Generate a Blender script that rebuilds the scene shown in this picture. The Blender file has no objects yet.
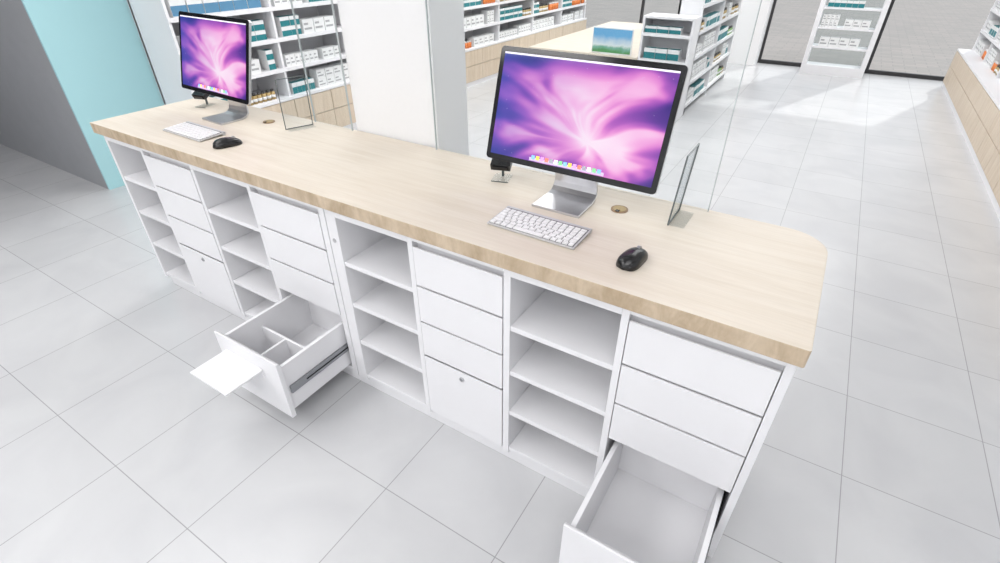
import bpy, bmesh, math, random
from mathutils import Vector, Matrix
random.seed(7)
scene = bpy.context.scene
scene.view_settings.view_transform = 'Standard'
scene.view_settings.look = 'None'

# ---------------------------------------------------------------- materials
def mat(name, col, rough=0.5, metal=0.0, spec=0.5, emit=None, estr=0.0, noise=0.0, nscale=8.0, bump=0.0):
    m = bpy.data.materials.new(name); m.use_nodes = True
    nt = m.node_tree; b = nt.nodes['Principled BSDF']
    b.inputs['Roughness'].default_value = rough
    b.inputs['Metallic'].default_value = metal
    b.inputs['Specular IOR Level'].default_value = spec
    c = (*col, 1)
    tc = nt.nodes.new('ShaderNodeTexCoord')
    n = nt.nodes.new('ShaderNodeTexNoise'); n.inputs['Scale'].default_value = nscale
    n.inputs['Detail'].default_value = 4
    nt.links.new(tc.outputs['Object'], n.inputs['Vector'])
    r = nt.nodes.new('ShaderNodeValToRGB')
    k = noise if noise else 0.01
    r.color_ramp.elements[0].position = 0.3; r.color_ramp.elements[1].position = 0.7
    r.color_ramp.elements[0].color = (*[x*(1-k) for x in col], 1)
    r.color_ramp.elements[1].color = c
    nt.links.new(n.outputs['Fac'], r.inputs['Fac'])
    nt.links.new(r.outputs['Color'], b.inputs['Base Color'])
    if bump:
        bp = nt.nodes.new('ShaderNodeBump'); bp.inputs['Strength'].default_value = bump
        nt.links.new(n.outputs['Fac'], bp.inputs['Height']); nt.links.new(bp.outputs['Normal'], b.inputs['Normal'])
    if emit:
        b.inputs['Emission Color'].default_value = (*emit, 1)
        b.inputs['Emission Strength'].default_value = estr
    return m

def wood(name, c1, c2, scale=(1.2, 14, 14)):
    m = bpy.data.materials.new(name); m.use_nodes = True
    nt = m.node_tree; b = nt.nodes['Principled BSDF']
    b.inputs['Roughness'].default_value = 0.45
    tc = nt.nodes.new('ShaderNodeTexCoord'); mp = nt.nodes.new('ShaderNodeMapping')
    mp.inputs['Scale'].default_value = scale
    n = nt.nodes.new('ShaderNodeTexNoise'); n.inputs['Scale'].default_value = 2.2
    n.inputs['Detail'].default_value = 9; n.inputs['Roughness'].default_value = 0.62
    n.inputs['Distortion'].default_value = 0.6
    r = nt.nodes.new('ShaderNodeValToRGB')
    r.color_ramp.elements[0].position = 0.32; r.color_ramp.elements[1].position = 0.66
    r.color_ramp.elements[0].color = (*c1, 1); r.color_ramp.elements[1].color = (*c2, 1)
    mp2 = nt.nodes.new('ShaderNodeMapping'); mp2.inputs['Scale'].default_value = (scale[0]*2, scale[1]*9, scale[2]*9)
    n2 = nt.nodes.new('ShaderNodeTexNoise'); n2.inputs['Scale'].default_value = 3.0; n2.inputs['Detail'].default_value = 3
    mx = nt.nodes.new('ShaderNodeMix'); mx.data_type = 'RGBA'; mx.blend_type = 'MULTIPLY'; mx.inputs[0].default_value = 0.15
    L = nt.links.new
    L(tc.outputs['Object'], mp.inputs['Vector']); L(mp.outputs['Vector'], n.inputs['Vector'])
    L(tc.outputs['Object'], mp2.inputs['Vector']); L(mp2.outputs['Vector'], n2.inputs['Vector'])
    L(n.outputs['Fac'], r.inputs['Fac']); L(r.outputs['Color'], mx.inputs[6]); L(n2.outputs['Fac'], mx.inputs[7])
    L(mx.outputs[2], b.inputs['Base Color'])
    return m

def glassmat(name, tint=(0.975, 0.985, 0.985), refl=0.04):
    m = bpy.data.materials.new(name); m.use_nodes = True
    nt = m.node_tree; nt.nodes.clear()
    o = nt.nodes.new('ShaderNodeOutputMaterial'); t = nt.nodes.new('ShaderNodeBsdfTransparent')
    g = nt.nodes.new('ShaderNodeBsdfGlossy'); g.inputs['Roughness'].default_value = 0.02
    t.inputs['Color'].default_value = (*tint, 1)
    fr = nt.nodes.new('ShaderNodeLayerWeight'); fr.inputs['Blend'].default_value = 0.2
    ml = nt.nodes.new('ShaderNodeMath'); ml.operation = 'MULTIPLY'; ml.inputs[1].default_value = refl*5
    mx = nt.nodes.new('ShaderNodeMixShader')
    L = nt.links.new
    L(fr.outputs['Fresnel'], ml.inputs[0]); L(ml.outputs[0], mx.inputs['Fac'])
    L(t.outputs[0], mx.inputs[1]); L(g.outputs[0], mx.inputs[2]); L(mx.outputs[0], o.inputs['Surface'])
    return m

WHITE = mat('white_laminate', (0.84, 0.84, 0.86), 0.4)
WHITE_IN = mat('white_inner', (0.80, 0.80, 0.82), 0.5)
WALLW = mat('white_paint', (0.84, 0.845, 0.855), 0.7, bump=0.02, nscale=60)
GREY = mat('grey_paint', (0.36, 0.37, 0.39), 0.8, noise=0.05)
AQUA = mat('aqua_paint', (0.42, 0.70, 0.74), 0.6)
WOOD = wood('pale_oak', (0.715, 0.63, 0.52), (0.79, 0.715, 0.615))
WOODV = wood('pale_oak_vertical', (0.64, 0.52, 0.39), (0.76, 0.65, 0.52), (12, 12, 1.2))
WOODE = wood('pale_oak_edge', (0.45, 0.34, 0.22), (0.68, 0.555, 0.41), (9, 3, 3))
ALU = mat('brushed_aluminium', (0.62, 0.62, 0.64), 0.3, 0.9, noise=0.06, nscale=40)
BLACK = mat('black_plastic', (0.012, 0.012, 0.013), 0.25)
BEZEL = mat('black_glass_bezel', (0.006, 0.006, 0.008), 0.12)
KEY = mat('white_keys', (0.88, 0.88, 0.88), 0.6)
KEYBASE = mat('keyboard_base', (0.22, 0.22, 0.225), 0.6, 0.2)
KALU = mat('keyboard_aluminium', (0.62, 0.62, 0.63), 0.55, 0.3)
BROWN = mat('brown_grommet', (0.30, 0.19, 0.10), 0.5)
GLASS = glassmat('clear_glass')
ACRY = glassmat('acrylic', (0.93, 0.945, 0.95), 0.05)
GEDGE = mat('glass_edge', (0.12, 0.14, 0.14), 0.2)
GEDGE2 = mat('glass_edge_light', (0.5, 0.55, 0.56), 0.2)
DARKMETAL = mat('dark_window_frame', (0.03, 0.03, 0.032), 0.4)
STEEL = mat('drawer_slide_steel', (0.35, 0.36, 0.38), 0.3, 0.9)
P_WHITE = mat('pack_white', (0.82, 0.83, 0.83), 0.5)
P_TEAL = mat('pack_teal', (0.015, 0.20, 0.225), 0.5)
P_BLUE = mat('pack_blue', (0.10, 0.26, 0.42), 0.5)
P_GREY = mat('pack_grey', (0.40, 0.41, 0.42), 0.5)
P_ORANGE = mat('pack_orange', (0.75, 0.22, 0.05), 0.45)
P_AMBER = mat('pack_amber', (0.42, 0.30, 0.12), 0.3)
P_GREEN = mat('pack_green', (0.22, 0.40, 0.14), 0.4)
P_CAP = mat('bottle_cap', (0.05, 0.05, 0.05), 0.4)

# ---------------------------------------------------------------- builder
class B:
    def __init__(s): s.bm = bmesh.new(); s.mats = []
    def mi(s, m):
        if m not in s.mats: s.mats.append(m)
        return s.mats.index(m)
    def box(s, x0, x1, y0, y1, z0, z1, m, M=None):
        v = [Vector(p) for p in ((x0,y0,z0),(x1,y0,z0),(x1,y1,z0),(x0,y1,z0),(x0,y0,z1),(x1,y0,z1),(x1,y1,z1),(x0,y1,z1))]
        if M: v = [M @ p for p in v]
        v = [s.bm.verts.new(p) for p in v]; i = s.mi(m)
        for f in ((0,3,2,1),(4,5,6,7),(0,1,5,4),(1,2,6,5),(2,3,7,6),(3,0,4,7)):
            fc = s.bm.faces.new([v[k] for k in f]); fc.material_index = i
        return s
    def cyl(s, c, r, h, m, seg=16, M=None, r2=None):
        r2 = r if r2 is None else r2; i = s.mi(m)
        T = Matrix.Translation(c) @ (M if M else Matrix())
        bot = [s.bm.verts.new(T @ Vector((r*math.cos(2*math.pi*k/seg), r*math.sin(2*math.pi*k/seg), 0))) for k in range(seg)]
        top = [s.bm.verts.new(T @ Vector((r2*math.cos(2*math.pi*k/seg), r2*math.sin(2*math.pi*k/seg), h))) for k in range(seg)]
        f = s.bm.faces.new(top); f.material_index = i
        f = s.bm.faces.new(bot[::-1]); f.material_index = i
        for k in range(seg):
            f = s.bm.faces.new((bot[k], bot[(k+1)%seg], top[(k+1)%seg], top[k])); f.material_index = i
            f.smooth = True
        return s
    def prism(s, pts, z0, z1, m, mside=None, M=None):
        T = M if M else Matrix()
        b = [s.bm.verts.new(T @ Vector((p[0], p[1], z0))) for p in pts]; t = [s.bm.verts.new(T @ Vector((p[0], p[1], z1))) for p in pts]
        i = s.mi(m); j = s.mi(mside or m); n = len(pts)
        s.bm.faces.new(t).material_index = i; s.bm.faces.new(b[::-1]).material_index = i
        for k in range(n): s.bm.faces.new((b[k], b[(k+1)%n], t[(k+1)%n], t[k])).material_index = j
        return s
    def obj(s, name, parent=None, loc=(0,0,0), rot=(0,0,0), bevel=0, seg=2):
        me = bpy.data.meshes.new(name)
        bmesh.ops.recalc_face_normals(s.bm, faces=s.bm.faces[:])
        s.bm.to_mesh(me); s.bm.free()
        for m in s.mats: me.materials.append(m)
        o = bpy.data.objects.new(name, me); scene.collection.objects.link(o)
        o.location = loc; o.rotation_euler = rot
        if parent: o.parent = parent
        if bevel:
            md = o.modifiers.new('bevel', 'BEVEL'); md.width = bevel; md.segments = seg; md.limit_method = 'ANGLE'
            md.harden_normals = False
        return o
def empty(name, loc=(0,0,0), rot=(0,0,0)):
    o = bpy.data.objects.new(name, None); scene.collection.objects.link(o)
    o.location = loc; o.rotation_euler = rot; o.empty_display_size = 0.1
    return o

# ---------------------------------------------------------------- floor
def floor_mat():
    m = bpy.data.materials.new('floor_tiles'); m.use_nodes = True
    nt = m.node_tree; b = nt.nodes['Principled BSDF']; L = nt.links.new
    tc = nt.nodes.new('ShaderNodeTexCoord'); mp = nt.nodes.new('ShaderNodeMapping')
    mp.inputs['Location'].default_value = (TX, TY, 0)
    br = nt.nodes.new('ShaderNodeTexBrick')
    br.offset = 0.0; br.squash = 1.0
    br.inputs['Scale'].default_value = 1.0
    br.inputs['Brick Width'].default_value = 0.45; br.inputs['Row Height'].default_value = 0.45
    br.inputs['Mortar Size'].default_value = 0.0018; br.inputs['Mortar Smooth'].default_value = 0.2
    br.inputs['Color1'].default_value = (0.60, 0.605, 0.615, 1); br.inputs['Color2'].default_value = (0.625, 0.63, 0.64, 1)
    br.inputs['Mortar'].default_value = (0.36, 0.36, 0.37, 1)
    n = nt.nodes.new('ShaderNodeTexNoise'); n.inputs['Scale'].default_value = 2.5; n.inputs['Detail'].default_value = 8
    n.inputs['Distortion'].default_value = 0.9
    r = nt.nodes.new('ShaderNodeValToRGB')
    r.color_ramp.elements[0].position = 0.3; r.color_ramp.elements[0].color = (0.91, 0.91, 0.92, 1)
    r.color_ramp.elements[1].position = 0.65; r.color_ramp.elements[1].color = (1, 1, 1, 1)
    mx = nt.nodes.new('ShaderNodeMix'); mx.data_type = 'RGBA'; mx.blend_type = 'MULTIPLY'; mx.inputs[0].default_value = 1
    L(tc.outputs['Object'], mp.inputs['Vector']); L(mp.outputs['Vector'], br.inputs['Vector'])
    L(tc.outputs['Object'], n.inputs['Vector']); L(n.outputs['Fac'], r.inputs['Fac'])
    L(br.outputs['Color'], mx.inputs[6]); L(r.outputs['Color'], mx.inputs[7]); L(mx.outputs[2], b.inputs['Base Color'])
    b.inputs['Roughness'].default_value = 0.26
    return m
TX, TY = -0.451 + 0.45*40, -0.244 + 0.45*20
FLOOR = floor_mat()
XL, XR, YF, YB, ZC = -9.0, 1.75, -3.2, 9.3, 2.9
B().box(XL, XR, YF, YB+0.1, -0.1, 0, FLOOR).obj('floor')
B().box(XL, XR, YF, YB+0.1, ZC, ZC+0.1, WALLW).obj('ceiling')
B().box(XR, XR+0.1, YF, YB+0.1, 0, ZC, WALLW).obj('wall_right')
B().box(XL, XR, YF-0.1, YF, 0, ZC, WALLW).obj('wall_front')
B().box(XL-0.1, XL, YF, 1.7, 0, ZC, GREY).obj('wall_left')
# grey wall with aqua end face
b = B(); b.box(XL, -4.46, 1.495, 2.10, 0, ZC, GREY); b.box(-4.46, -4.44, 1.495, 2.10, 0, ZC, AQUA); b.obj('wall_partition')
B().box(-4.56, -4.44, 2.10, YB+0.1, 0, ZC, WALLW).obj('wall_back_left')
# near column
B().box(-1.70, -1.25, 1.552, 1.76, 0, ZC, WALLW).obj('column', bevel=0.004)
# back pillar
B().box(-1.72, -1.05, 9.0, 9.3, 0, ZC, WALLW).obj('pillar', bevel=0.004)

# windows on the back
def window(name, x0, x1, mull):
    e = empty(name, (0, 0, 0))
    b = B()
    b.box(x0, x1, YB, YB+0.06, 0, 0.05, DARKMETAL); b.box(x0, x1, YB, YB+0.06, 2.5, 2.6, DARKMETAL)
    for x in [x0+0.02, x1-0.02] + mull: b.box(x-0.018, x+0.018, YB, YB+0.06, 0.05, 2.5, DARKMETAL)
    b.obj('frame', e)
    B().box(x0+0.05, x1-0.05, YB+0.025, YB+0.035, 0.05, 2.5, GLASS).obj('pane', e)
window('window_1', -1.05, 1.75, [0.40])
window('window_2', -4.44, -1.72, [-3.0])
B().box(-4.44, XR, YB, YB+0.1, 2.6, ZC, WALLW).obj('wall_back')

# outside
def pave():
    m = bpy.data.materials.new('paving'); m.use_nodes = True
    nt = m.node_tree; b = nt.nodes['Principled BSDF']; L = nt.links.new
    tc = nt.nodes.new('ShaderNodeTexCoord'); br = nt.nodes.new('ShaderNodeTexBrick')
    br.inputs['Scale'].default_value = 1; br.inputs['Brick Width'].default_value = 0.3; br.inputs['Row Height'].default_value = 0.15
    br.inputs['Mortar Size'].default_value = 0.005
    br.inputs['Color1'].default_value = (0.45, 0.41, 0.39, 1); br.inputs['Color2'].default_value = (0.39, 0.365, 0.35, 1)
    br.inputs['Mortar'].default_value = (0.31, 0.30, 0.29, 1)
    L(tc.outputs['Object'], br.inputs['Vector']); L(br.outputs['Color'], b.inputs['Base Color']); b.inputs['Roughness'].default_value = 0.85
    return m
B().box(-15, 12, YB+0.1, 30, -0.12, -0.02, pave()).obj('pavement')

# ---------------------------------------------------------------- counter
counter = empty('checkout_counter')
ZT = 0.90; ZB = 0.853
X0, X1, Y0, Y1 = -2.81, 0.13, 0.985, 1.545
R = 0.11
pts = [(X0, Y0), (X1-0.004, Y0), (X1, Y0+0.004)]
pts += [(X1-R+R*math.cos(a), Y1-R+R*math.sin(a)) for a in [math.pi/2*k/14 for k in range(15)]]
pts += [(X0, Y1)]
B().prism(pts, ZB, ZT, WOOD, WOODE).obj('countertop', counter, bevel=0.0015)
YFc, YBc = 1.01, 1.50
TOPZ, BOTZ = ZB-0.001, 0.085
b = B()
panels = [(-2.795,-2.775),(-2.49,-2.47),(-2.115,-2.095),(-1.75,-1.73),(-1.36,-1.332),(-1.328,-1.28),(-0.965,-0.945),(-0.615,-0.592),(-0.27,-0.25),(0.10,0.12)]
for p in panels: b.box(p[0], p[1], YFc, YBc, BOTZ-0.03, TOPZ, WHITE)
b.box(-2.775, 0.10, YBc-0.012, YBc, BOTZ, TOPZ, WHITE_IN)
opens = [(-2.775,-2.49),(-2.095,-1.75),(-1.28,-0.965),(-0.592,-0.27)]
drawers = [(-2.47,-2.115),(-1.73,-1.36),(-0.945,-0.615),(-0.25,0.10)]
RAIL = 0.815
for o in opens:
    b.box(o[0], o[1], YFc, YBc-0.012, RAIL, TOPZ, WHITE)
    for z in (0.085, 0.272, 0.456, 0.638): b.box(o[0], o[1], YFc+0.004, YBc-0.012, z-0.018, z, WHITE)
for o in drawers:
    b.box(o[0], o[1], YFc, YBc-0.012, RAIL+0.01, TOPZ, WHITE)
    b.box(o[0], o[1], YFc+0.004, YBc-0.012, BOTZ-0.018, BOTZ, WHITE)
    b.box(o[0], o[1], YFc+0.024, YFc+0.035, 0.352, RAIL, WHITE_IN)
b.box(-2.78, 0.105, YFc+0.02, YFc+0.04, 0.0, BOTZ-0.018, WHITE)
b.box(-2.78, 0.105, YBc-0.03, YBc-0.01, 0.0, BOTZ-0.018, WHITE)
b.box(0.085, 0.105, YFc+0.04, YBc-0.03, 0.0, BOTZ-0.018, WHITE)
b.box(-2.78, -2.76, YFc+0.04, YBc-0.03, 0.0, BOTZ-0.018, WHITE)
b.obj('carcass', counter, bevel=0.0012)
b = B()
def dfront(b, x0, x1, z0, z1, y):
    prof = [(y, z0), (y+0.018, z0), (y+0.018, z1-0.012), (y+0.006, z1), (y, z1)]
    M = Matrix(((0,0,1,0),(1,0,0,0),(0,1,0,0),(0,0,0,1)))
    b.prism(prof, x0, x1, WHITE, None, M)
rows = [(0.665, 0.806), (0.517, 0.657), (0.366, 0.509)]
for i, o in enumerate(drawers):
    for (z0, z1) in rows: dfront(b, o[0]+0.003, o[1]-0.003, z0, z1, YFc-0.002)
    if i in (0, 2): dfront(b, o[0]+0.003, o[1]-0.003, 0.075, 0.355, YFc-0.002)
RX = Matrix.Rotation(math.pi/2, 4, 'X')
for x, z in ((-2.29, 0.325), (-0.78, 0.325)):
    b.cyl((x, YFc-0.002, z), 0.010, 0.004, ALU, 20, RX); b.cyl((x, YFc-0.006, z), 0.006, 0.002, STEEL, 16, RX)
b.cyl((-1.304, YFc, 0.72), 0.008, 0.003, ALU, 20, RX)
b.obj('drawer_fronts', counter, bevel=0.001)
def open_drawer(name, x0, x1, yf, flap):
    b = B(); z0 = 0.10; zt = 0.315; a, c = x0+0.014, x1-0.014; ye = yf+0.42
    dfront(b, x0+0.004, x1-0.004, 0.075, 0.345, yf)
    b.box(a, a+0.014, yf+0.018, ye, z0, zt, WHITE); b.box(c-0.014, c, yf+0.018, ye, z0, zt, WHITE)
    b.box(a+0.014, c-0.014, ye-0.014, ye, z0, zt, WHITE)
    b.box(a+0.014, c-0.014, yf+0.018, ye-0.014, z0+0.006, z0+0.018, WHITE_IN)
    for x in (a-0.009, c): b.box(x, x+0.009, yf+0.03, ye+0.05, 0.18, 0.215, STEEL); 
    for x in (a-0.011, c+0.004): b.box(x, x+0.007, yf+0.10, ye+0.05, 0.195, 0.200, BLACK)
    if flap:
        b.box(x0+0.055, x1-0.10, yf-0.15, yf-0.0005, 0.272, 0.280, WHITE)
        b.box(x0+0.055, x1-0.10, yf-0.006, yf-0.0005, 0.245, 0.272, WHITE)
        b.box(a+0.014, c-0.014, yf+0.17, yf+0.18, z0+0.02, 0.26, WHITE)
        b.box(a+0.155, a+0.165, yf+0.018, yf+0.17, z0+0.02, 0.26, WHITE)
    else:
        b.cyl(((x0+x1)/2, yf+0.06, z0+0.018), 0.007, 0.003, ALU, 16)
    b.obj(name, counter, bevel=0.001)
open_drawer('open_drawer_left', -1.73, -1.36, 0.70, True)
open_drawer('open_drawer_right', -0.25, 0.10, 0.705, False)

# grommets
for x, y in ((-0.435, 1.40), (-2.12, 1.42)):
    bb = B(); bb.cyl((0,0,0), 0.026, 0.003, BROWN, 32); bb.cyl((0,0,0.003), 0.020, 0.001, P_AMBER, 32); bb.box(-0.006,0.006,-0.024,-0.012,0.003,0.005,BLACK)
    bb.obj('cable_grommet', None, (x, y, ZT))

# ---------------------------------------------------------------- computer screen material
def screen_mat():
    m = bpy.data.materials.new('aurora_wallpaper'); m.use_nodes = True
    nt = m.node_tree; nt.nodes.clear(); L = nt.links.new; N = nt.nodes.new
    out = N('ShaderNodeOutputMaterial'); em = N('ShaderNodeEmission'); gl = N('ShaderNodeBsdfGlossy'); gl.inputs['Roughness'].default_value = 0.05
    ad = N('ShaderNodeMixShader'); ad.inputs['Fac'].default_value = 0.03
    uv = N('ShaderNodeTexCoord')
    def mt(op, a=None, bb=None, c=None):
        n = N('ShaderNodeMath'); n.operation = op
        for i, v in enumerate((a, bb, c)):
            if v is None: continue
            if isinstance(v, (int, float)): n.inputs[i].default_value = v
            else: L(v, n.inputs[i])
        return n.outputs[0]
    wn = N('ShaderNodeTexNoise'); wn.inputs['Scale'].default_value = 1.5; wn.inputs['Detail'].default_value = 1; L(uv.outputs['UV'], wn.inputs['Vector'])
    ws = N('ShaderNodeVectorMath'); ws.operation = 'MULTIPLY_ADD'; L(wn.outputs['Color'], ws.inputs[0]); ws.inputs[1].default_value = (0.50, 0.50, 0); ws.inputs[2].default_value = (-0.25-0.55, -0.25-0.36, 0)
    ps = N('ShaderNodeVectorMath'); ps.operation = 'ADD'; L(uv.outputs['UV'], ps.inputs[0]); L(ws.outputs[0], ps.inputs[1])
    sc = N('ShaderNodeVectorMath'); sc.operation = 'MULTIPLY'; L(ps.outputs[0], sc.inputs[0]); sc.inputs[1].default_value = (1.25, 1.30, 0)
    sep = N('ShaderNodeSeparateXYZ'); L(sc.outputs[0], sep.inputs[0])
    ang = mt('ARCTAN2', sep.outputs['Y'], sep.outputs['X'])
    ln = N('ShaderNodeVectorMath'); ln.operation = 'LENGTH'; L(sc.outputs[0], ln.inputs[0]); r = ln.outputs['Value']
    cb = N('ShaderNodeCombineXYZ'); L(mt('MULTIPLY', mt('COSINE', ang), 1.3), cb.inputs[0]); L(mt('MULTIPLY', mt('SINE', ang), 1.3), cb.inputs[1]); L(mt('MULTIPLY', r, 1.2), cb.inputs[2])
    nz = N('ShaderNodeTexNoise'); nz.inputs['Scale'].default_value = 1.25; nz.inputs['Detail'].default_value = 2.0; nz.inputs['Roughness'].default_value = 0.5; L(cb.outputs[0], nz.inputs['Vector'])
    ray = N('ShaderNodeMapRange'); ray.interpolation_type = 'SMOOTHSTEP'; ray.inputs[1].default_value = 0.36; ray.inputs[2].default_value = 0.66; L(nz.outputs['Fac'], ray.inputs[0])
    d = mt('SUBTRACT', mt('MULTIPLY', r, 1.2), mt('MULTIPLY', mt('MULTIPLY', ray.outputs[0], 0.58), mt('MINIMUM', mt('MULTIPLY', r, 1.6), 1.0)))
    n2 = N('ShaderNodeTexNoise'); n2.inputs['Scale'].default_value = 2.4; n2.inputs['Detail'].default_value = 2; L(uv.outputs['UV'], n2.inputs['Vector'])
    d = mt('ADD', mt('ADD', d, -0.01), mt('MULTIPLY', mt('SUBTRACT', n2.outputs['Fac'], 0.5), 0.35))
    cr = N('ShaderNodeValToRGB'); cr.color_ramp.interpolation = 'B_SPLINE'; e = cr.color_ramp.elements
    e[0].position = 0.0; e[0].color = (1.0, 0.86, 0.98, 1)
    e[1].position = 0.95; e[1].color = (0.015, 0.02, 0.12, 1)
    for p, c in ((0.10, (1.0, 0.60, 0.88, 1)), (0.24, (0.90, 0.28, 0.72, 1)), (0.40, (0.48, 0.11, 0.58, 1)), (0.62, (0.10, 0.05, 0.36, 1))):
        x = e.new(p); x.color = c
    L(d, cr.inputs['Fac'])
    su = N('ShaderNodeSeparateXYZ'); L(uv.outputs['UV'], su.inputs[0])
    hz = mt('MULTIPLY', mt('SUBTRACT', 1.0, mt('MINIMUM', mt('MULTIPLY', su.outputs['X'], 1.6), 1.0)), mt('MULTIPLY', n2.outputs['Fac'], 0.85))
    bl = N('ShaderNodeMix'); bl.data_type = 'RGBA'; L(hz, bl.inputs[0]); L(cr.outputs['Color'], bl.inputs[6]); bl.inputs[7].default_value = (0.07, 0.13, 0.62, 1)
    vo = N('ShaderNodeTexVoronoi'); vo.inputs['Scale'].default_value = 20; L(uv.outputs['UV'], vo.inputs['Vector'])
    st = mt('MULTIPLY', mt('LESS_THAN', vo.outputs['Distance'], 0.05), 0.6)
    mx = N('ShaderNodeMix'); mx.data_type = 'RGBA'; L(st, mx.inputs[0]); L(bl.outputs[2], mx.inputs[6]); mx.inputs[7].default_value = (0.8, 0.7, 1, 1)
    L(mx.outputs[2], em.inputs['Color']); em.inputs['Strength'].default_value = 1.0
    L(em.outputs[0], ad.inputs[1]); L(gl.outputs[0], ad.inputs[2]); L(ad.outputs[0], out.inputs['Surface'])
    return m
SCREEN = screen_mat()
def emis(name, c, s=1.0): 
    return mat(name, c, 0.4, emit=c, estr=s)
MENUBAR = emis('menu_bar', (0.75, 0.72, 0.80), 0.5)
DOCK = emis('dock_shelf', (0.55, 0.45, 0.62), 0.5)
ICONS = [emis('icon_%d' % i, c, 0.7) for i, c in enumerate([(0.2,0.45,0.9),(0.85,0.85,0.9),(0.8,0.2,0.15),(0.9,0.6,0.1),(0.2,0.6,0.25),(0.3,0.3,0.35),(0.6,0.3,0.8)])]

def computer(x, y, rotz, W=0.562, H=0.342, standx=0.0):
    e = empty('desktop_computer', (x, y, ZT), (0, 0, rotz))
    T = 0.012; tilt = math.radians(17)
    PV = Matrix.Translation((0, 0, 0.094)) @ Matrix.Rotation(-tilt, 4, 'X')
    def rrect(w0, w1, h0, h1, r):
        p = []
        for cx, cz, a0 in ((w1-r, h1-r, 0), (w0+r, h1-r, 90), (w0+r, h0+r, 180), (w1-r, h0+r, 270)):
            for k in range(7):
                a = math.radians(a0 + 15*k); p.append((cx+r*math.cos(a), cz+r*math.sin(a)))
        return p
    SW = Matrix(((1,0,0,0),(0,0,-1,0),(0,1,0,0),(0,0,0,1)))
    b = B()
    b.prism(rrect(-W/2, W/2, 0, H, 0.012), 0.0, 0.003, BEZEL, None, PV @ SW)
    b.prism(rrect(-W/2, W/2, 0, H, 0.012), -T, -0.0002, ALU, None, PV @ SW)
    b.prism(rrect(-W/2+0.05, W/2-0.05, 0.03, H-0.04, 0.03), -T-0.018, -T, ALU, None, PV @ SW)
    b.prism(rrect(-W/2+0.11, W/2-0.11, 0.06, H-0.08, 0.03), -T-0.030, -T-0.018, ALU, None, PV @ SW)
    b.obj('monitor_body', e, bevel=0.001)
    me = bpy.data.meshes.new('screen'); bm = bmesh.new(); uvl = bm.loops.layers.uv.new('UVMap')
    bx = 0.016
    cs = [(-W/2+bx, 0.018), (W/2-bx, 0.018), (W/2-bx, H-bx), (-W/2+bx, H-bx)]
    f = bm.faces.new([bm.verts.new(PV @ Vector((p[0], -0.0036, p[1]))) for p in cs])
    for l, q in zip(f.loops, ((0,0),(1,0),(1,1),(0,1))): l[uvl].uv = q
    bm.to_mesh(me); bm.free(); me.materials.append(SCREEN)
    s = bpy.data.objects.new('screen', me); scene.collection.objects.link(s); s.parent = e
    b = B(); ys = -0.0040
    b.box(-W/2+bx, W/2-bx, ys-0.0002, ys, H-bx-0.005, H-bx, MENUBAR, PV)
    b.box(-0.125, 0.125, ys-0.0002, ys, 0.020, 0.030, DOCK, PV)
    for i in range(15):
        xx = -0.118 + i*0.0158
        b.box(xx, xx+0.012, ys-0.0006, ys-0.0003, 0.025, 0.037, ICONS[(i*3) % 7], PV)
    b.obj('screen_dock', e)
    path = [(-0.075, 0.004), (0.030, 0.004), (0.052, 0.009), (0.066, 0.022), (0.070, 0.04), (0.066, 0.09), (0.058, 0.16), (0.052, 0.20)]
    b = B(); t = 0.004
    def hw(i): return [0.080, 0.078, 0.077, 0.076, 0.074, 0.070, 0.066, 0.064][i]
    vs = []
    for i, (py, pz) in enumerate(path):
        a = path[max(0, i-1)]; c = path[min(len(path)-1, i+1)]
        dx, dz = c[0]-a[0], c[1]-a[1]; l = math.hypot(dx, dz); nx, nz = -dz/l*t, dx/l*t
        row = [b.bm.verts.new((standx+sx*hw(i), py+sg*nx, pz+sg*nz)) for sx, sg in ((-1,-1),(1,-1),(1,1),(-1,1))]
        vs.append(row)
    k = b.mi(ALU)
    for i in range(len(vs)-1):
        for j in range(4):
            b.bm.faces.new((vs[i][j], vs[i][(j+1)%4], vs[i+1][(j+1)%4], vs[i+1][j])).material_index = k
    b.bm.faces.new(vs[0]); b.bm.faces.new(vs[-1][::-1])
    b.obj('stand', e, bevel=0.001)
    return e
computer(-0.608, 1.352, math.radians(-0.5), W=0.570, H=0.340, standx=0.012)
computer(-2.390, 1.355, math.radians(-3.0), W=0.552, H=0.336, standx=0.06)

# ---------------------------------------------------------------- keyboard / mouse
def keyboard(x, y, rz):
    b = B(); w, d = 0.278, 0.118
    M = Matrix.Rotation(math.radians(3), 4, 'X')
    b.box(0, w, 0, d, 0.002, 0.007, KALU, M)
    b.box(0.004, w-0.004, 0.004, d-0.010, 0.007, 0.0075, KEYBASE, M)
    ph = (d-0.018)/6
    for r in range(6):
        y0 = 0.006 + r*ph; h = ph-0.0035
        if r == 5: h -= 0.004
        if r == 0:
            xs = [0.006, 0.024, 0.042, 0.062, 0.084, 0.182, 0.204, 0.222, 0.240, 0.258, w-0.003]
        else:
            xs = [0.006]; off = [0,0.016,0.010,0.006,0,0][r]
            xs.append(0.006+0.0188+off)
            rem = w-0.003-xs[-1]; cnt = 13 if r > 2 else 11 if r == 1 else 12
            xs += [xs[1]+rem*(i+1)/cnt for i in range(cnt)]
        for a, c in zip(xs[:-1], xs[1:]): b.box(a, c-0.0036, y0, y0+h, 0.0075, 0.0105, KEY, M)
    b.cyl((0.0, d-0.008, 0.007), 0.007, w, KALU, 16, Matrix.Rotation(math.pi/2, 4, 'Y'))
    b.obj('computer_keyboard', None, (x, y, ZT), (0, 0, rz))
keyboard(-0.728, 1.103, math.radians(-1))
keyboard(-2.40, 1.092, math.radians(-1))
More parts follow.
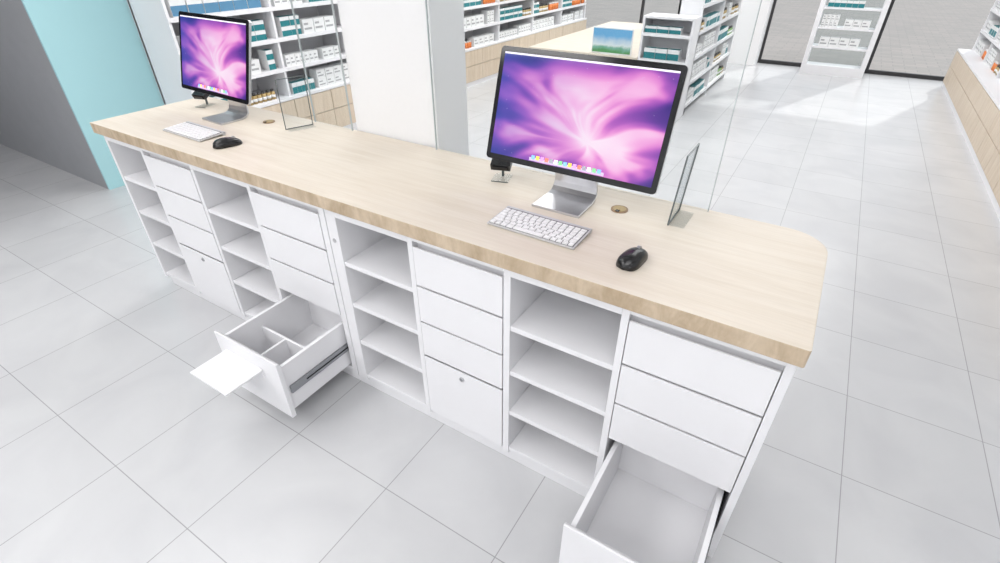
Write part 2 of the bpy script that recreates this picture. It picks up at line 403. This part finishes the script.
def mouse(x, y, rz):
    b = B(); i = b.mi(BLACK)
    n, mseg = 20, 14; rows = []
    for a in range(n+1):
        t = a/n; yy = -0.056+0.112*t
        w = 0.030*(1-abs(2*t-1)**4)**0.5*(0.93+0.07*math.cos(math.pi*t)) + 0.0008
        h = 0.006 + 0.028*math.sin(math.pi*min(1, (1-t)*0.55+0.18+0.0))**1.5*(1-(2*t-1)**6)**0.5
        rows.append([b.bm.verts.new((w*math.cos(math.pi*k/mseg), yy, max(0.001, h*math.sin(math.pi*k/mseg)**0.7))) for k in range(mseg+1)])
    for a in range(n):
        for k in range(mseg):
            f = b.bm.faces.new((rows[a][k], rows[a][k+1], rows[a+1][k+1], rows[a+1][k])); f.smooth = True; f.material_index = i
    b.bm.faces.new([r[0] for r in rows]+[r[-1] for r in rows[::-1]]).material_index = i
    b.cyl((-0.004, 0.027, 0.024), 0.009, 0.008, STEEL, 20, Matrix.Rotation(math.pi/2, 4, 'Y'))
    b.obj('computer_mouse', None, (x, y, ZT), (0, 0, rz))
mouse(-0.297, 1.130, math.radians(-8)); mouse(-1.99, 1.125, math.radians(-20))

# acrylic sign holders
def sign_holder(x, y, rz, lean_deg=4):
    e = empty('acrylic_sign_holder', (x, y, ZT), (0, 0, rz))
    b = B(); d, h = 0.12, 0.21
    lean = Matrix.Rotation(math.radians(lean_deg), 4, 'Y')
    b.box(-0.002, 0.002, 0, d, 0.002, h, ACRY, lean); b.box(0.002, 0.045, 0.004, d-0.004, 0.0, 0.003, ACRY); b.obj('pane', e)
    b = B(); t = 0.0022
    for (a, c, z0, z1) in ((-0.002, 0.001, 0.001, h+0.002), (d-0.001, d+0.002, 0.001, h+0.002)): b.box(-t, t, a, c, z0, z1, GEDGE, lean)
    b.box(-t, t, 0, d, h, h+0.0025, GEDGE, lean); b.box(-t, t, 0, d, 0.001, 0.003, GEDGE)
    b.obj('edges', e)
sign_holder(-0.278, 1.375, math.radians(0), 4)
sign_holder(-1.96, 1.385, math.radians(-20))
# scanner stands
def scanner(x, y, rz):
    b = B()
    b.box(-0.03, 0.03, -0.035, 0.035, 0, 0.003, ACRY); b.box(-0.03, 0.03, -0.037, -0.035, 0, 0.003, GEDGE); b.box(-0.004, 0.004, 0.01, 0.018, 0.003, 0.05, GEDGE)
    M = Matrix.Translation((0, 0, 0.06)) @ Matrix.Rotation(math.radians(25), 4, 'X')
    b.box(-0.034, 0.034, -0.03, 0.035, -0.012, 0.012, BLACK, M); b.box(-0.026, 0.026, -0.034, -0.03, -0.008, 0.008, BEZEL, M)
    b.obj('barcode_scanner', None, (x, y, ZT), (0, 0, rz), bevel=0.002)
scanner(-0.872, 1.42, 0.3); scanner(-2.62, 1.43, 0.3)

# glass partitions on the back edge of the counter
def partition(x0, x1):
    e = empty('glass_partition')
    B().box(x0, x1, 1.528, 1.536, ZT, 2.2, GLASS).obj('pane', e)
    b = B(); 
    b.box(x0-0.001, x0+0.001, 1.528, 1.536, ZT, 2.2, GEDGE2); b.box(x1-0.001, x1+0.001, 1.528, 1.536, ZT, 2.2, GEDGE2)
    b.obj('edge', e)
partition(-1.94, -1.705); partition(-1.245, -0.20)

# ---------------------------------------------------------------- shelving
def pack(b, x, d, z, w, dep, h, kind):
    if kind in ('bottle', 'orange', 'green'):
        m = {'bottle': P_AMBER, 'orange': P_ORANGE, 'green': P_GREEN}[kind]
        r = min(w, dep)/2*0.92
        b.cyl((x+w/2, d+r, z), r, h*0.72, m, 10); b.cyl((x+w/2, d+r, z+h*0.72), r*0.7, h*0.2, P_WHITE if kind == 'orange' else P_CAP, 10)
        if kind != 'orange': b.cyl((x+w/2, d+r, z+h*0.2), r*1.03, h*0.25, P_WHITE, 10)
    else:
        m = {'teal': P_TEAL, 'blue': P_BLUE, 'grey': P_GREY, 'white': P_GREY}[kind]
        b.box(x, x+w, d, d+dep, z, z+h, P_WHITE)
        if kind == 'white':
            b.box(x+w*0.1, x+w*0.8, d-0.0008, d-0.0001, z+h*0.25, z+h*0.4, m)
            b.box(x+w*0.1, x+w*0.5, d-0.0008, d-0.0001, z+h*0.6, z+h*0.75, m)
        else:
            b.box(x, x+w, d-0.0008, d-0.0001, z+h*0.04, z+h*0.62, m)
            b.box(x+0.001, x+w-0.001, d+0.004, d+dep*0.7, z+h, z+h+0.0005, m)
def fill(b, s0, s1, d, z, hmax, kinds):
    s = s0+random.uniform(0.01, 0.06)
    while s < s1-0.1:
        k = random.choice(kinds); n = random.randint(3, 7)
        w = random.choice((0.05, 0.07, 0.10, 0.12)); h = random.uniform(0.06, 0.12)
        if k in ('bottle', 'orange', 'green'): w = 0.045; h = random.uniform(0.08, 0.12)
        h = min(h, hmax*0.8); st = 2 if (h < 0.08 and k in ('teal', 'blue', 'white', 'grey') and hmax > 0.17) else 1
        for i in range(n):
            if s+w > s1-0.01: break
            for q in range(st): pack(b, s, d+random.uniform(0, 0.008), z+q*(h+0.0008), w*0.95, 0.10, h, k)
            s += w
        s += random.uniform(0.02, 0.10)
def shelf_unit(name, L, loc, rz, base_d, setb, depth, zs, ztop, bay=0.9, baseh=0.45, kinds=('teal','white','teal','blue','grey','white'), basekinds=None):
    e = empty(name, loc, (0, 0, rz))
    b = B()
    D = base_d
    n = max(1, round(L/bay)); bw = L/n
    if baseh > 0:
        b.box(0, L, 0.012, D, 0.0, baseh-0.02, WHITE)
        b.box(0, L, 0, D, baseh-0.02, baseh, WHITE)
        for i in range(n):
            for j in range(2):
                x0 = i*bw+j*bw/2+0.003; x1 = x0+bw/2-0.006
                b.box(x0, x1, 0, 0.0115, 0.06, baseh/2+0.02, WOODV); b.box(x0, x1, 0, 0.0115, baseh/2+0.026, baseh-0.026, WOODV)
    for i in range(n+1):
        x = min(max(0, i*bw-0.01), L-0.02); b.box(x, x+0.02, setb, D, baseh, ztop, WHITE)
    b.box(0, L, D-0.02, D-0.0005, baseh, ztop, WHITE)
    for z in zs:
        b.box(0.001, L-0.001, setb-0.003, D-0.02, z-0.018, z, WHITE); b.box(0.001, L-0.001, setb-0.006, setb-0.003, z-0.028, z+0.002, WHITE)
    b.box(0, L, setb, D, ztop, ztop+0.02, WHITE)
    b.obj('frame', e)
    b = B()
    lev = ([baseh] if baseh > 0 else []) + list(zs)
    for li, z in enumerate(lev):
        nxt = lev[li+1] if li+1 < len(lev) else ztop
        for i in range(n):
            ks = kinds
            if li == 0 and basekinds: ks = basekinds
            fill(b, i*bw+0.012, (i+1)*bw-0.012, setb+0.015, z+0.0005, nxt-z-0.02, ks)
    b.obj('medicine_boxes', e)
    return e
Z1 = [0.68, 0.91, 1.14, 1.40, 1.66, 1.92]
shelf_unit('wall_shelf', 3.36, (-3.95, 2.102, 0), math.pi/2, 0.485, 0.04, 0.4, Z1, 2.15, basekinds=('bottle','teal','green','white'))
shelf_unit('wall_shelf', 3.80, (-3.95, 5.465, 0), math.pi/2, 0.485, 0.04, 0.4, Z1, 2.15, kinds=('orange','orange','white','teal','bottle'), basekinds=('orange','white'))
shelf_unit('wall_shelf', 6.4, (1.25, 8.95, 0), -math.pi/2, 0.495, 0.14, 0.35, Z1, 2.15, kinds=('white','teal','bottle','white','grey'), basekinds=('bottle','white','orange'))
shelf_unit('gondola_shelf', 2.1, (-1.25, 5.80, 0), math.pi/2, 0.25, 0.01, 0.25, [0.10, 0.34, 0.58, 0.82, 1.06], 1.3, baseh=0.0, kinds=('teal','white','teal','green','bottle'))
shelf_unit('gondola_shelf', 0.50, (-1.75, 5.50, 0), 0.0, 0.295, 0.01, 0.25, [0.10, 0.34, 0.58, 0.82], 0.95, bay=0.5, baseh=0.0, kinds=('teal','teal','white'))
# low wooden display
b = B()
b.box(-3.0, -1.76, 5.50, 8.0, 0.06, 0.56, WOODV); b.box(-3.02, -1.755, 5.48, 8.02, 0.56, 0.585, WOOD); b.box(-2.96, -1.80, 5.54, 7.96, 0, 0.06, WHITE)
b.obj('display_counter', bevel=0.002)
# advertising board
def advert():
    m = bpy.data.materials.new('advert_print'); m.use_nodes = True
    nt = m.node_tree; b = nt.nodes['Principled BSDF']; L = nt.links.new
    tc = nt.nodes.new('ShaderNodeTexCoord'); sp = nt.nodes.new('ShaderNodeSeparateXYZ'); n = nt.nodes.new('ShaderNodeTexNoise'); n.inputs['Scale'].default_value = 12
    a = nt.nodes.new('ShaderNodeMath'); a.operation = 'MULTIPLY_ADD'; a.inputs[1].default_value = 0.35
    r = nt.nodes.new('ShaderNodeValToRGB'); e = r.color_ramp.elements
    e[0].position = 0.25; e[0].color = (0.10, 0.32, 0.12, 1); e[1].position = 0.9; e[1].color = (0.15, 0.42, 0.7, 1)
    x = e.new(0.5); x.color = (0.7, 0.78, 0.8, 1); x = e.new(0.4); x.color = (0.2, 0.45, 0.35, 1)
    L(tc.outputs['Generated'], sp.inputs[0]); L(tc.outputs['Object'], n.inputs['Vector']); L(n.outputs['Fac'], a.inputs[0]); L(sp.outputs['Z'], a.inputs[2])
    L(a.outputs[0], r.inputs['Fac']); L(r.outputs['Color'], b.inputs['Base Color'])
    return m
e = empty('advertising_board', (-2.06, 5.54, 0.5855))
b = B(); b.box(-0.22, 0.22, 0, 0.02, 0, 0.25, P_WHITE); b.box(-0.10, 0.10, -0.03, 0.08, 0, 0.01, P_WHITE); b.obj('frame', e)
B().box(-0.21, 0.21, -0.002, -0.0003, 0.012, 0.238, advert()).obj('print', e)

# stand in front of the window
e = empty('window_display_stand', (-0.42, 8.85, 0))
b = B()
for x in (0, 0.72): b.box(x, x+0.06, 0, 0.28, 0, 2.0, WHITE)
b.box(0.06, 0.72, 0.25, 0.27, 0, 2.0, glassmat('stand_back', (0.9,0.93,0.93)))
b.box(0.06, 0.72, 0, 0.25, 0, 0.12, WHITE)
lv = [0.36, 0.60, 0.84, 1.08, 1.32, 1.56]
for z in lv: b.box(0.06, 0.72, 0.005, 0.25, z-0.02, z, WHITE)
b.obj('frame', e)
b = B()
for z in lv: fill(b, 0.07, 0.71, 0.03, z+0.0005, 0.2, ('teal','teal','white'))
b.obj('medicine_boxes', e)

# ---------------------------------------------------------------- lights
def ceiling_light(x, y, sx, sy, p):
    e = empty('ceiling_light', (x, y, ZC))
    b = B(); b.box(-sx/2-0.03, sx/2+0.03, -sy/2-0.03, sy/2+0.03, -0.03, 0, WHITE); b.obj('housing', e)
    l = bpy.data.lights.new('lamp', 'AREA'); l.shape = 'RECTANGLE'; l.size = sx; l.size_y = sy; l.energy = p; l.color = (1.0, 0.99, 0.985)
    o = bpy.data.objects.new('lamp', l); scene.collection.objects.link(o); o.parent = e; o.location = (0, 0, -0.035)
K = 0.76
for (x, y, p) in ((-2.8,-1.6,64),(-0.4,-2.0,64),(-2.8,0.5,35),(0.2,-0.2,24),(-3.0,3.2,50),(-0.3,3.4,34),(-3.0,5.8,54),(-0.2,5.8,46),(-2.6,8.0,46),(0.2,8.0,42)):  # first two: unseen fill, set forward and brighter to light the cabinet fronts
    ceiling_light(x, y, 1.4, 1.4, p*K)
s = bpy.data.lights.new('sun', 'SUN'); s.energy = 1.9; s.angle = math.radians(1.5); s.color = (1, 0.98, 0.95)
so = bpy.data.objects.new('sun', s); scene.collection.objects.link(so); so.location = (0, 14, 8)
so.rotation_euler = Vector((-0.35, -1.0, -0.85)).to_track_quat('-Z', 'Y').to_euler()
w = bpy.data.worlds.new('world'); scene.world = w; w.use_nodes = True
nt = w.node_tree; bg = nt.nodes['Background']
bg.inputs['Color'].default_value = (0.9, 0.94, 1.0, 1); bg.inputs['Strength'].default_value = 0.9

# ---------------------------------------------------------------- camera
c = bpy.data.cameras.new('camera'); c.sensor_width = 36; c.lens = 0.507*36; c.clip_start = 0.02
co = bpy.data.objects.new('camera', c); scene.collection.objects.link(co)
co.location = (0, 0, 1.59); co.rotation_euler = (math.radians(90-34.0), 0, math.radians(31.8))
scene.camera = co
